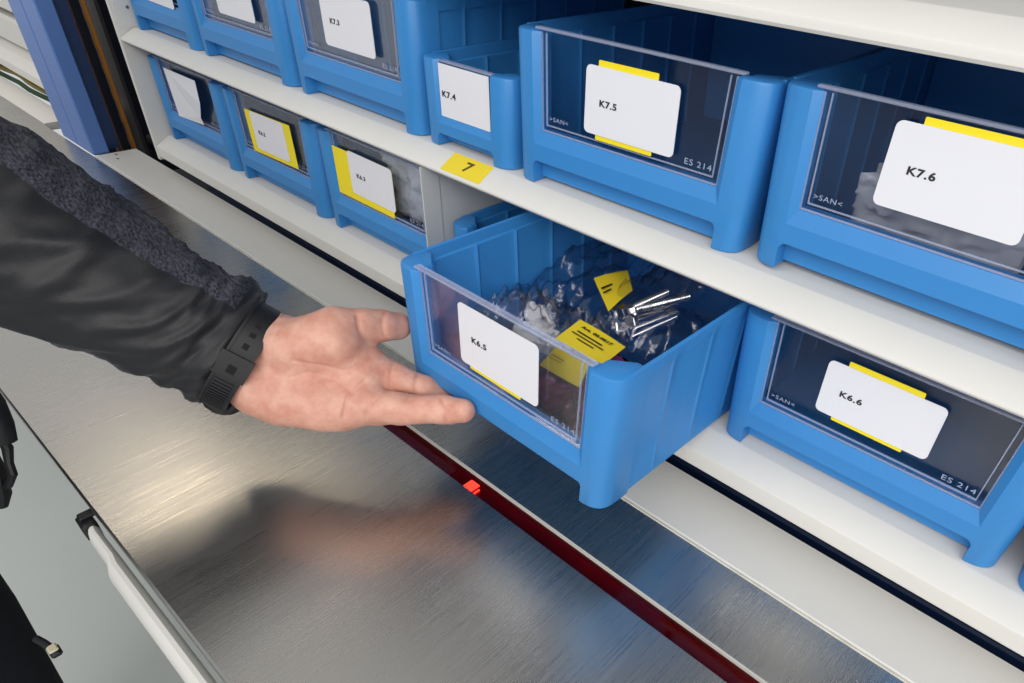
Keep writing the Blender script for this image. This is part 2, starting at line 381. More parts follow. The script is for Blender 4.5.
# end panel (white upright sheet with folded front edge) and bracket
root = thing('rack_end_panel', 'white upright end panel at the left end of the shelves', 'panel', (XL-.006, .15, -.19))
m = MB(); m.prism_z([(-.0035,-.172),(.0052,-.172),(.0052,.20),(-.0035,.20)], .0, .75); m.build('panel_sheet', M_white, root)
def bracket(z):
    m = MB(); pts = [(-.028+.150-.300+.0, 0)]
    poly = [(-.168,.0005),(-.130,.0005),(-.130,.030)] + [(-.149+.019*math.cos(t), .030+.012*math.sin(t)) for t in [i*math.pi/8 for i in range(9)]] + [(-.168,.030)]
    m.loft([[(.0050, y, z+zz) for y, zz in poly], [(.0064, y, z+zz) for y, zz in poly]]); m.build('shelf_bracket', M_white, root)
    s = MB(); s.tube([(.0060,-.150,z+.026),(.0070,-.150,z+.026)], .0022, 12); s.build('screw', M_edge, root)
bracket(.19)
# grey divider on the lower shelf
m = MB(); m.prism_z([(-.0008,-.1500),(.0012,-.1500),(.0012,.17),(-.0008,.17)], .0004, .1490)
m.box((-.0008,-.1715,-.010),(.0012,-.1495,.1375))
dv = m.build('shelf_divider', M_grey, None, loc=(-.1140, .15, Z6)); tag(dv, 'grey sheet metal divider standing on the lower shelf, behind the pulled-out bin', 'divider')

# dark machine interior behind and below the shelves
m = MB(); m.box((-2.6,.36,-1.1),(1.9,.40,1.6)); m.build('wall_back', M_dark, kind='structure')
m = MB(); m.box((-2.6,.34,-.62),(1.9,.355,-.18))
m.map(lambda x,y,z:(x,y,z)); 
bm_ = MB(); bm_.rbox((-.80,.03,-.262),(1.30,.30,-.240),.002)
bo_ = bm_.build('rack_beam', M_navy); tag(bo_, 'dark blue beam glimpsed in the gap below the lower shelf', 'beam')

# ------------------------------------------------------------------ steel counter
ZC = -.2150
ct = thing('steel_counter', 'brushed stainless steel worktop running in front of the shelves', 'counter', (-.2, -.26, ZC))
ox, oy = -.2, -.26
m = MB()
m.prism_x([(-.3790-oy,-.0000),(-.1577-oy,0),(-.1575-oy,-.0006),(-.1575-oy,-.012),(-.3790-oy,-.012)], -2.3-ox, 1.3-ox)
m.build('front_plate', M_steel, ct, smooth=25)
m = MB(); m.prism_x([(-.3789-oy,-.0000),(-.3789-oy,-.012),(-.3797-oy,-.0112),(-.3806-oy,-.008),(-.3806-oy,-.0035),(-.3800-oy,-.0012)], -2.3-ox, 1.3-ox); m.build('front_edge', M_edge, ct, smooth=40, label='rounded front edge of the steel worktop')
m = MB(); m.box((-.998-ox,-.1387-oy,-.012),(1.3-ox,-.0725-oy,0)); m.box((-2.3-ox,-.1387-oy,-.0125),(-.9985-ox,-.0725-oy,-.0006)); m.build('rear_plate', M_steel, ct, smooth=0)
m = MB(); m.box((-2.3-ox,-.1405-oy,-.012),(1.3-ox,-.1388-oy,.0006)); m.build('edge_trim', M_trim, ct, smooth=0, label='bright metal edge of the sensor slot')
sn = MB(); sn.box((-.95-ox,-.1575-oy,-.0075),(1.3-ox,-.1405-oy,-.0022)); sno = sn.build('sensor_strip', M_red, ct, smooth=0, label='dark red translucent sensor strip')
m = MB(); m.box((-.95-ox,-.1575-oy,-.0125),(1.3-ox,-.1405-oy,-.0105))
x = -.94
while x < 1.25:
    m.box((x-ox,-.1545-oy,-.0105),(x+.03-ox,-.1435-oy,-.0092)); x += .075
m.build('sensor_bed', M_redback, sno, smooth=0, label='dark circuit bed under the red strip')
m = MB(); m.rbox((.0905-ox,-.1566-oy,-.0040),(.1012-ox,-.1460-oy,-.0014),.0004); m.rbox((.1035-ox,-.1562-oy,-.0040),(.1055-ox,-.1495-oy,-.0016),.0004)
m.build('indicator_light', M_led, sno, smooth=0, label='glowing red indicator')
# white ledge between the counter and the shelves
le = thing('access_ledge', 'white metal ledge strip between steel counter and shelves', 'ledge', (.15,-.0390,ZC))
m = MB(); m.prism_x([(-.0308,.0006),(-.0295,.0014),(.0330,.0014),(.0338,.0006),(.0338,-.012),(-.0308,-.012)], -1.120, 1.1); m.build('ledge_sheet', M_white, le, smooth=20)
m = MB(); m.prism_x([(-.0337,-.0006),(-.0331,.0008),(-.0313,.0008),(-.0311,-.010),(-.0337,-.010)], -1.120, 1.1); m.build('ledge_trim', pbr('worn_cream_trim', (.60,.58,.50), .5, var=.3, scale=70), le, smooth=20)
for x, y in ((-1.106,-.004),(-1.083,-.010)):
    s = MB(); s.tube([(x,y,.0012),(x,y,.0018)], .0022, 10); s.build('screw', M_hole, le)
# cabinet front, rail under the counter edge
m = MB(); m.box((-2.3,-.290,-1.10),(1.3,-.270,-.2271)); cb = m.build('counter_cabinet', pbr('grey_green_panel', (.30,.33,.31), .45), smooth=0); tag(cb, 'grey green panel below the steel counter', 'cabinet')
rl = thing('counter_rail', 'white rounded rail fixed under the front edge of the steel counter', 'rail', (.282,-.3875,-.241))
m = MB(); n = 14
sec = [(.0062*math.cos(t), .013*math.sin(t)) for t in [2*math.pi*k/n for k in range(n)]]
m.loft([[(x, y*s+dy, z*s) for y, z in sec] for x, s, dy in ((-.385,.55,.002),(-.383,.75,.001),(-.375,.8,0),(-.340,.85,0),(-.325,1.15,-.002),(1.0,1.15,-.002))]); m.build('rail_bar', M_white, rl, smooth=40)
m = MB(); m.rbox((-.404,-.005,-.007),(-.384,.006,.010),.002); m.rbox((-.401,-.003,.010),(-.392,.010,.0135),.001); m.build('end_cap', M_rubber, rl, smooth=0, label='black end cap')
m = MB(); m.box((-3.4,-3.2,-1.14),(2.4,.36,-1.10)); m.build('floor', M_floor, kind='structure', smooth=0)

# ------------------------------------------------------------------ blue machine column, chains, neighbour bay
cl = thing('machine_column', 'tall two-part blue steel column left of the shelves', 'column', (-1.036,-.0435,-.215))
m = MB(); m.rbox((-.078,-.028,.0),(-.0065,-.002,1.2),.002); m.build('column_post', M_col, cl)
m = MB(); m.rbox((-.0035,-.028,.0),(.0620,-.002,1.2),.002); m.build('column_post', M_col, cl)
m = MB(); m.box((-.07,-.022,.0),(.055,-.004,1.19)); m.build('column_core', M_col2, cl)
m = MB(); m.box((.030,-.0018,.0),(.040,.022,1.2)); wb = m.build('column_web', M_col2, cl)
def belt(x, y, w, col, label):
    m = MB(); m.rbox((-w, -.003, -.12), (w, .003, 1.2), .0012)
    for k in range(33): m.rbox((-w*.8, -.0042, -.10+k*.04), (w*.8, -.0028, -.085+k*.04), .0005)
    o = m.build('drive_belt', col, None, loc=(x, y, -.2)); tag(o, label, 'belt')
belt(-1.098, .004, .010, M_rope, 'wide brown belt in the dark gap beside the blue column')
belt(-1.012, .004, .0060, pbr('orange_belt', (.33,.13,.015), .6, var=.2, scale=80), 'narrow orange belt in the dark gap nearest the white end panel')
m = MB(); m.rbox((-.035,-.003,-.05),(.040,.003,1.2),.001); gp = m.build('guide_plate', pbr('smoky_plate', (.055,.045,.05), .35, var=.4, scale=6), loc=(-1.075,.030,-.28)); tag(gp, 'dark brown guide plate behind the hanging belts', 'plate')
m = MB(); m.rbox((-.004,-.17,.0),(.004,.19,1.3),.001); gp = m.build('dark_gap_screen', M_dark, loc=(-1.205,.165,-.34)); tag(gp, 'added dark screen that keeps the gap behind the blue column dark', 'panel')  # added dark sheet, blocks the white trays so the gap stays dark
m = MB(); m.rbox((-.05,-.01,-.01),(.09,.01,.012),.004); m.rbox((-.02,-.02,.012),(.05,.015,.03),.004); gp = m.build('belt_carrier', M_rubber, loc=(-1.0,.05,-.235)); tag(gp, 'black carrier block at the foot of the belts', 'block')
# neighbouring bay left of the column
x0, x1 = -2.2, -1.215
nb6 = make_shelf('white shelf of the next bay, left of the blue column', Z6, .018, .014, x0, x1)
m = MB(); m.prism_x([(-.0315,.0006),(-.0300,.0014),(.0150,.0014),(.0158,.0006),(.0158,-.012),(-.0315,-.012)], -.55, .44)
nl = m.build('access_ledge', M_white, None, loc=(-1.65,-.0400,ZC)); tag(nl, 'white ledge strip of the next bay, left of the blue column', 'ledge')
nbp = MB(); nbp.rbox((-.5,-.15,.003),(.46,.15,.062),.006); nbp.rbox((-.5,-.155,.078),(.46,.15,.20),.006)
o = nbp.build('white_tray', M_white, None, loc=(-1.68,.168,Z6)); tag(o, 'white trays on the shelf of the next bay at the upper left corner', 'tray')
rr = random.Random(3); yy = []
for k in range(4):
    m = MB(); m.tube([(-.5+.05*i, .004*math.sin(i*1.3+k), .003*math.cos(i*.9+k*2)) for i in range(19)], .005, 8)
    o = m.build('cable', [M_cable, pbr('ochre_cable', (.25,.18,.02), .5), M_cable, M_hole][k], None, loc=(-1.66, -.006+.012*k, ZC-.008+.006*(k%2)))
    tag(o, ['dark green cable nearest the front of the slot left of the blue column','ochre cable in the slot left of the blue column','green cable deep in the slot left of the blue column','black cable at the back of the slot left of the blue column'][k], 'cable', 'cables in the slot of the next bay')

# ------------------------------------------------------------------ bags and parts inside the pulled-out bin
def bag(label, cat, c, size, rotz, mat, seed, tilt=(0,0), puff=.02, crk=.006, nx=44, ny=34, name='plastic_bag', group='plastic bags in the pulled-out bin', floor=None):
    m = MB(); top = []; bot = []
    for j in range(ny+1):
        for i in range(nx+1):
            u = i/nx*2-1; w = j/ny*2-1
            prof = (max(0,1-u**4)*max(0,1-w**4))**.6
            n1 = noise.noise(Vector((u*2.2+seed, w*2.2, seed*1.7))); n2 = abs(noise.noise(Vector((u*5+seed*3, w*4+u*2, seed))))
            n3 = abs(noise.noise(Vector((u*9-w*3, w*9+u*4, seed*2))))
            n4 = max(0, 1-7*abs(noise.noise(Vector((u*4.3+w*2+seed, w*3.1-u, seed*.7)))))
            h = puff*prof*(1+.5*n1) + crk*(n2*2-.6) + crk*.6*n3 + crk*1.1*n4*prof
            x = u*size[0]/2*(1+.04*n1); y = w*size[1]/2*(1+.05*n2)
            top.append((x, y, h)); bot.append((x, y, -.35*puff*prof + crk*.7*n1))
    N = nx+1; fs = []
    for j in range(ny):
        for i in range(nx): fs.append((j*N+i, j*N+i+1, (j+1)*N+i+1, (j+1)*N+i))
    m.add(top, fs); m.add(bot, [f[::-1] for f in fs])
    R = Matrix.Rotation(rotz, 3, 'Z') @ Matrix.Rotation(tilt[0], 3, 'X') @ Matrix.Rotation(tilt[1], 3, 'Y')
    def tr(x, y, z):
        v = R @ Vector((x,y,z)); X, Y, Z = v.x+c[0], v.y+c[1], v.z+c[2]
        X = min(max(X, .0125), .2300); Y = min(max(Y, -.1345), .150); Z = max(Z, Z6+.0062)
        return (X-c[0], Y-c[1], Z-c[2])
    m.map(tr)
    root = thing(name, label, cat, c, group)
    m.build('film', mat, root, smooth=180)
    return root
def flat_card(parent, name, quad, mat, th=.0004, bend=0, nseg=8, label=None):
    """thin card through four world corners (a b c d), a slight bow towards +z"""
    base = Vector(parent.location); a, b_, c, d_ = [Vector(q)-base for q in quad]
    nn = (b_-a).cross(d_-a).normalized(); nn = nn if nn.z > 0 else -nn
    m = MB(); ring = lambda h: [[(a.lerp(b_, i/nseg)).lerp(d_.lerp(c, i/nseg), j) + nn*(h+bend*math.sin(math.pi*i/nseg)) for i in range(nseg+1)] for j in (0, 1)]
    t, l = ring(th), ring(0); N = nseg+1
    m.add(t[0]+t[1]+l[0]+l[1], [(i, i+1, N+i+1, N+i) for i in range(nseg)] + [(2*N+i, 3*N+i, 3*N+i+1, 2*N+i+1) for i in range(nseg)] +
          [(i, 2*N+i, 2*N+i+1, i+1) for i in range(nseg)] + [(N+i, N+i+1, 3*N+i+1, 3*N+i) for i in range(nseg)] + [(0,N,3*N,2*N),(nseg,2*N+nseg,3*N+nseg,N+nseg)])
    return m.build(name, mat, parent, smooth=40, label=label), nn
def strokes(parent, quad, rows, mat, name='printed_lines'):
    base = Vector(parent.parent.location) if parent.parent else Vector((0,0,0))
    a, b_, c, d_ = [Vector(q)-base for q in quad]; nn = (b_-a).cross(d_-a).normalized(); nn = nn if nn.z > 0 else -nn
    m = MB(); P = lambda s, t: a.lerp(b_, s).lerp(d_.lerp(c, s), t) + nn*.0021
    for s0, s1, t0, t1 in rows: m.add([P(s0,t0),P(s1,t0),P(s1,t1),P(s0,t1)], [(0,1,2,3)])
    m.build(name, mat, parent, smooth=0)
def text_on(parent, quad, body, size, s, t, mat):
    a, b_, c, d_ = [Vector(q)-Vector(parent.parent.location) for q in quad]; nn = (b_-a).cross(d_-a).normalized()
    ex = (b_-a).normalized(); 
    if nn.z < 0: nn = -nn
    ey = nn.cross(ex); P = a.lerp(b_, s).lerp(d_.lerp(c, s), t) + nn*.0022
    o = text_obj(body, size*.85, mat, parent, (0,0,0), 'label_text', bold=.0002)
    M = Matrix((ex, ey, nn)).transposed().to_4x4(); M.translation = P; o.matrix_local = M @ Matrix.Diagonal((1.28,1,1,1))
    return o

bg1 = bag('clear crinkled bag of silver bolts at the right of the pulled-out bin', 'bag', (.163,.038,-.104), (.110,.155), .10, M_bag, 1.3, tilt=(.10,.0), puff=.040)
bg2 = bag('clear bag with a yellow tag at the back left of the pulled-out bin', 'bag', (.075,.055,-.110), (.12,.15), -.1, M_bag, 4.1, tilt=(.12,-.05), puff=.036)
bg3 = bag('clear bag holding white parts at the front of the pulled-out bin', 'bag', (.078,-.055,-.118), (.11,.105), .2, M_bag, 7.7, tilt=(-.05,.1), puff=.034, crk=.009)
bg4 = bag('magenta bag with a folded yellow label at the front right of the pulled-out bin', 'bag', (.168,-.076,-.121), (.106,.080), .02, M_bagm, 9.2, tilt=(.1,.0), puff=.030, crk=.0045)
# filling of the magenta bag
m = MB()
for k in range(44):
    r2 = random.Random(k); x, y = r2.uniform(-.044,.044), r2.uniform(-.033,.032); z = r2.uniform(-.024,.030)
    m.rbox((x-.007,y-.006,z-.005),(x+.007,y+.006,z+.005),.002)
m.build('bag_filling', M_mag, bg4, smooth=0, label='dark magenta small parts', kind='stuff')
Q1 = [(.128,-.052,-.0735),(.179,-.055,-.0755),(.183,-.089,-.0755),(.134,-.088,-.0735)]
lb, nn = flat_card(bg4, 'yellow_label', Q1, M_yel2, bend=.001, label='yellow printed label, upper half')
strokes(lb, Q1, [(.18,.72,.42,.47),(.12,.80,.54,.58),(.30,.66,.66,.70)], M_ink)
text_on(lb, Q1, 'Art. 00.0017', .0052, .18, .24, M_ink)
Q2 = [(.150,-.1040,-.0665),(.1835,-.1040,-.0670),(.1780,-.1075,-.0880),(.1360,-.1075,-.0880)]
lb2, nn = flat_card(bg4, 'yellow_label', Q2, M_yel2, bend=.0005, label='yellow printed label, lower half hanging behind the pane')
strokes(lb2, Q2, [(.06,.42,.25,.33),(.05,.40,.40,.45)], pbr('pale_ink', (.35,.27,.02), .6))
Q3 = [(.094,.004,-.068),(.100,.046,-.072),(.128,.018,-.072),(.1430,-.034,-.0665)]
lb3, nn = flat_card(bg2, 'yellow_label', Q3, M_yel2, bend=.001, label='yellow tag inside the clear bag')
strokes(lb3, Q3, [(.05,.40,.38,.44),(.05,.32,.52,.57)], M_ink)

def bolt_mesh(L, r, hr, hh):
    m = MB(); hexa = [(hr*math.cos(k*math.pi/3), hr*math.sin(k*math.pi/3)) for k in range(6)]
    m.loft([[(0,y*.9,z*.9) for y,z in hexa],[(.0008,y,z) for y,z in hexa],[(hh,y,z) for y,z in hexa]])
    pts, rad = [], []; x = hh; k = 0
    while x < L: pts.append((x,0,0)); rad.append(r*(1 if k%2 else .86)); x += .0011; k += 1
    m.tube(pts, rad, 12); return m
def place_bolt(p, d, L, r, hr, hh, mat, label, group, name='bolt'):
    m = bolt_mesh(L, r, hr, hh)
    q = Vector(d).normalized().to_track_quat('X', 'Z')
    o = thing(name, label, 'bolt', p, group)
    mm = MB(); head = bolt_mesh(hh+.0002, .0001, hr, hh); head.build('bolt_head', mat, o); 
    s = MB(); pts, rad = [], []; x = hh; k = 0
    while x < L: pts.append((x,0,0)); rad.append(r*(1 if k%2 else .84)); x += .0012; k += 1
    s.tube(pts, rad, 12); s.build('bolt_shaft', mat, o)
    o.rotation_mode = 'QUATERNION'; o.rotation_quaternion = q
    return o
sil = 'silver hex bolt bundled with the others in the clear bag on the right'
rb = random.Random(11)
for k in range(9):
    off = Vector((rb.uniform(-.013,.013), rb.uniform(-.008,.008), (k//3)*.0095))
    base = Vector((.147,-.012,-.099)) + off + Vector(((k%3)*.0105-.0105, 0, 0))
    place_bolt(base, (.014+rb.uniform(-.022,.022), .055, .004+rb.uniform(-.012,.012)), rb.uniform(.048,.062), .0036, .0066, .0055, M_silver, sil, 'silver bolts in the clear bag')
dk = 'dark threaded bolt lying low behind the clear front pane of the pulled-out bin'
for k in range(5):
    place_bolt((.142+.004*k, -.1235+.0075*(k%3), -.1415+.0085*(k//3)), (.07, -.003+.003*k, -.003), .062, .0042, .0070, .005, M_dbolt, dk, 'dark bolts at the front of the pulled-out bin')
for k, (p, sz, a) in enumerate((((.098,-.066,-.100),(.040,.022,.016),.5),((.070,-.040,-.105),(.034,.020,.014),-.4))):
    m = MB(); m.rbox((-sz[0]/2,-sz[1]/2,-sz[2]/2),(sz[0]/2,sz[1]/2,sz[2]/2),.003); m.tube([(-sz[0]/2-.006,0,0),(sz[0]/2+.006,0,0)], .005, 12)
    o = m.build('plastic_fitting', M_wpart, None, loc=p); o.rotation_euler = (.15, .2, a)
    tag(o, ['white plastic fitting in the clear bag, nearest the pane of the pulled-out bin','white plastic fitting farther back in the front clear bag'][k], 'fitting', 'white fittings in the clear bag')
# bags glimpsed through other panes
def simple_bag(label, c, size, mat, seed, lim):
    m = MB(); nx, ny = 30, 24; top = []
    for j in range(ny+1):
        for i in range(nx+1):
            u = i/nx*2-1; w = j/ny*2-1; prof = (max(0,1-u**4)*max(0,1-w**4))**.6
            n1 = noise.noise(Vector((u*3+seed, w*3, seed))); n2 = abs(noise.noise(Vector((u*7, w*6+seed, 2))))
            top.append((u*size[0]/2, (w*.25+.3*prof)*-size[1] , w*size[2]/2 + .004*n1))
            top[-1] = (top[-1][0], top[-1][1] + .006*n1 - .006*n2, max(top[-1][2], -size[2]/2))
    N = nx+1; fs = [(j*N+i, j*N+i+1, (j+1)*N+i+1, (j+1)*N+i) for j in range(ny) for i in range(nx)]
    m.add(top, fs); m.add([(x, y*-.15+.022, z) for x, y, z in top], [f[::-1] for f in fs])
    root = thing('plastic_bag', label, 'bag', c, 'bags behind the bin panes'); m.build('film', mat, root, smooth=180); return root
M_milk = pbr('milky_film', (.62,.66,.74), .25, var=.25, scale=30)
simple_bag('pale printed bag behind the pane of the bin against the grey divider', (-.205,.034,Z6+.075), (.085,.03,.085), M_milk, 2.0, None)
simple_bag('pale crumpled bag low behind the pane of the bin marked K7.6', (.345,.045,.042), (.11,.03,.062), pbr('grey_film', (.36,.37,.42), .25, var=.3, scale=25), 5.0, None)

# ------------------------------------------------------------------ person
person = thing('person', 'person in a black sleeve and dark trousers reaching to pull the blue bin, palm up', 'person', (-.36,-.53,-1.10))
PL = Vector(person.location)
def sdf_hand():
    caps = []   # (a, b, ra, rb, group)
    G = {}
    def chain(name, pts):
        G[name] = [(np.array(a[:3]), np.array(b[:3]), a[3], b[3]) for a, b in zip(pts, pts[1:])]
    W1 = (-.0510,-.2239,-.1018,.0197); W2 = (-.0445,-.2465,-.1304,.0212)
    F1 = (-.0940,-.2610,-.0700,.0165); F2 = (-.0890,-.2780,-.0910,.0175); E0 = (-.1714,-.3398,-.0079,.036)
    K1 = (.0036,-.1823,-.1146,.0150); K2 = (.0124,-.1900,-.1246,.0150); K3 = (.0190,-.2020,-.1360,.0160); K4 = (.0150,-.2127,-.1409,.0150)
    palm = []
    for a, b in ((E0,F1),(E0,F2),(F1,W1),(F2,W2),(W1,W2),(W1,K1),(W1,K2),(W2,K2),(W2,K3),(W2,K4),(K1,K2),(K2,K3),(K3,K4)):
        palm.append((np.array(a[:3]), np.array(b[:3]), a[3], b[3]))
    hyp = [(np.array((-.0215,-.2413,-.1382)), np.array((.0055,-.2225,-.1399)), .0200, .0180)]
    the = [(np.array((-.0279,-.2220,-.0967)), np.array((-.0060,-.1990,-.0890)), .0215, .0235)]
    chain('thumb', [(-.0080,-.1910,-.0825,.0165),(-.0017,-.1734,-.0849,.0130),(.0005,-.1582,-.0910,.0128),(.0018,-.1435,-.0968,.0116)])
    chain('index', [(.0076,-.1816,-.1170,.0150),(.0262,-.1669,-.1271,.0126),(.0443,-.1525,-.1373,.0112),(.0610,-.1460,-.1455,.0098)])
    chain('middle', [(.0130,-.1916,-.1300,.0145),(.0316,-.1735,-.1451,.0119),(.0535,-.1570,-.1495,.0107),(.0690,-.1460,-.1530,.0096)])
    chain('ring', [(.0200,-.2030,-.1370,.0150),(.0525,-.1836,-.1364,.0128),(.0829,-.1640,-.1310,.0113),(.0974,-.1545,-.1290,.0097)])
    chain('pinky', [(.0150,-.2127,-.1409,.0140),(.0326,-.1921,-.1459,.0108),(.0481,-.1739,-.1480,.0100),(.0585,-.1614,-.1490,.0090)])
    lo = np.array((-.20,-.385,-.195)); hi = np.array((.115,-.085,.045)); h = .00145
    n = np.ceil((hi-lo)/h).astype(int)
    X, Y, Z = [lo[i] + h*np.arange(n[i], dtype=np.float32) for i in range(3)]
    gx, gy, gz = np.meshgrid(X, Y, Z, indexing='ij')
    def cone(a, b, ra, rb):
        ab = b-a; L2 = ab@ab
        px, py, pz = gx-a[0], gy-a[1], gz-a[2]
        t = np.clip((px*ab[0]+py*ab[1]+pz*ab[2])/L2, 0, 1)
        return np.sqrt((px-t*ab[0])**2+(py-t*ab[1])**2+(pz-t*ab[2])**2) - (ra+(rb-ra)*t)
    def smin(a, b, k):
        hh = np.clip(.5+.5*(b-a)/k, 0, 1); return b*(1-hh)+a*hh - k*hh*(1-hh)
    def union(lst, k):
        d = None
        for c in lst:
            q = cone(*c).astype(np.float32); d = q if d is None else smin(d, q, k)
        return d
    D = union(palm, .010); D = smin(D, union(hyp, .005), .012); D = smin(D, union(the, .005), .010)
    D = smin(D, union(G['thumb'], .005), .007)
    fing = None
    for nme in ('index','middle','ring','pinky'):
        q = union(G[nme], .004); fing = q if fing is None else smin(fing, q, .0012)
    D = smin(D, fing, .005)
    # ---- naive surface nets
    s = D < 0
    nx, ny, nz = D.shape
    cnt = np.zeros((nx-1,ny-1,nz-1), np.int8)
    for i in (0,1):
        for j in (0,1):
            for k in (0,1): cnt += s[i:nx-1+i, j:ny-1+j, k:nz-1+k]
    act = (cnt > 0) & (cnt < 8)
    idx = -np.ones(act.shape, np.int64); cells = np.argwhere(act); idx[act] = np.arange(len(cells))
    acc = np.zeros((len(cells),3)); num = np.zeros(len(cells))
    corners = [(i,j,k) for i in (0,1) for j in (0,1) for k in (0,1)]
    for a in corners:
        for ax in range(3):
            if a[ax]: continue
            b = list(a); b[ax] = 1
            ca = cells+np.array(a); cb = cells+np.array(b)
            da = D[ca[:,0],ca[:,1],ca[:,2]]; db = D[cb[:,0],cb[:,1],cb[:,2]]
            m_ = (da < 0) != (db < 0)
            t = np.where(m_, da/np.where(m_, da-db, 1), 0)
            pos = np.tile(np.array(a, float), (len(cells),1)); pos[:,ax] += t
            acc[m_] += pos[m_]; num[m_] += 1
    V = lo + h*(cells + acc/num[:,None])
    F = []
    for ax in range(3):
        o1, o2 = [(1,2),(2,0),(0,1)][ax]
        sl0 = [slice(None)]*3; sl1 = [slice(None)]*3; sl0[ax] = slice(0,-1); sl1[ax] = slice(1,None)
        ch = s[tuple(sl0)] != s[tuple(sl1)]
        e = np.argwhere(ch); ok = (e[:,o1] > 0) & (e[:,o2] > 0) & (e[:,o1] < D.shape[o1]-1) & (e[:,o2] < D.shape[o2]-1); e = e[ok]
        def at(d1, d2):
            q = e.copy(); q[:,o1] += d1; q[:,o2] += d2; return idx[q[:,0],q[:,1],q[:,2]]
        quad = np.stack([at(-1,-1), at(0,-1), at(0,0), at(-1,0)], 1)
        ins = s[e[:,0],e[:,1],e[:,2]]
        quad[~ins] = quad[~ins][:, ::-1]
        F.append(quad[(quad >= 0).all(1)])
    F = np.concatenate(F)
    return V, F
V, F = sdf_hand()
# palm and finger creases pressed into the surface, finger pads between them
view_n = np.array((.478,-.633,.609))
CR = [([(-.0134,-.2361,-.1146),(-.0040,-.2232,-.1085),(.0139,-.2132,-.1122),(.0283,-.2087,-.1188)], .0008, .0016),
      ([(-.0324,-.2205,-.0834),(-.0291,-.2304,-.0963),(-.0252,-.2410,-.1104),(-.0215,-.2525,-.1252)], .0004, .0011),
      ([(-.0135,-.2249,-.1028),(-.0025,-.2128,-.1070),(.0162,-.2008,-.1093),(.0191,-.1840,-.1023)], .0009, .0013),
      ([(.0338,-.2249,-.1318),(.0274,-.2113,-.1208),(.0285,-.1962,-.1142)], .0012, .0015),
      ([(.0439,-.2120,-.1345),(.0430,-.2077,-.1293),(.0438,-.2007,-.1226)], .0009, .0013),
      ([(.0976,-.1738,-.1287),(.0940,-.1687,-.1206),(.0864,-.1688,-.1147)], .0009, .0013),
      ([(.0200,-.1590,-.1130),(.0330,-.1760,-.1330)], .0011, .0013), ([(.0360,-.1490,-.1240),(.0470,-.1640,-.1420)], .0010, .0013),
      ([(.0052,-.1801,-.0709),(.0118,-.1834,-.0795),(.0181,-.1863,-.0875)], .0012, .0015),
      ([(.0049,-.1549,-.0773),(.0149,-.1648,-.0955)], .0007, .0013)]
me = bpy.data.meshes.new('body'); me.from_pydata([tuple(v) for v in V], [], [tuple(f) for f in F.tolist()]); me.update()
nv = np.zeros(len(V)*3); me.vertices.foreach_get('normal', nv); nv = nv.reshape(-1,3)
face_cam = np.clip(nv @ view_n, 0, 1)
disp = np.zeros(len(V))
P2 = V - np.outer(V @ view_n, view_n)
for pts, dep, wd in CR:
    best = np.full(len(V), 9.)
    for a, b in zip(pts, pts[1:]):
        a = np.array(a); b = np.array(b); a = a - view_n*(a@view_n); b = b - view_n*(b@view_n); ab = b-a
        t = np.clip(((P2-a)@ab)/(ab@ab), 0, 1); best = np.minimum(best, np.linalg.norm(P2-a-np.outer(t,ab), axis=1))
    disp += 1.35*dep*np.exp(-(best/wd)**2)*np.clip(face_cam*2, 0, 1)
und = np.array([noise.noise(Vector(v)*55) for v in V])*.0009
V2 = V - nv*(disp - und)[:,None]
me.vertices.foreach_set('co', (V2 - np.array(PL)).ravel()); me.update()
me.materials.append(M_skin); me.polygons.foreach_set('use_smooth', [True]*len(me.polygons))
body = bpy.data.objects.new('body', me); COL.objects.link(body); body.parent = person; body['label'] = 'bare left hand, palm up'

def loft_path(path, nth, nseg, fn, cap0=True, cap1=True):
    """tube along a smooth path; fn(s, theta) -> radius factor; path = [(x,y,z,rx,ry)]"""
    pts = [Vector(p[:3]) for p in path]; n = len(pts); rings = []; frames = []
    def cr(arr, t):
        i = min(int(t), n-2); f = t-i
        p0, p1, p2, p3 = arr[max(i-1,0)], arr[i], arr[i+1], arr[min(i+2,n-1)]
        return .5*((2*p1)+(p2-p0)*f+(2*p0-5*p1+4*p2-p3)*f*f+(3*p1-p0-3*p2+p3)*f**3)
    rx = [p[3] for p in path]; ry = [p[4] for p in path]
    cen = [cr(pts, (n-1)*k/nseg) for k in range(nseg+1)]
    cam = Vector((.478,-.633,.609)); 
    for k in range(nseg+1):
        t = (cen[min(k+1,nseg)]-cen[max(k-1,0)]).normalized()
        nn = (cam - t*cam.dot(t)).normalized(); w = t.cross(nn)       # nn: side turned to the room, w: across
        s = k/nseg; a, b = cr(rx, (n-1)*s), cr(ry, (n-1)*s)
        rings.append([cen[k] + (w*math.cos(th)*a + nn*math.sin(th)*b)*fn(s, th) for th in [2*math.pi*j/nth for j in range(nth)]])
    return rings
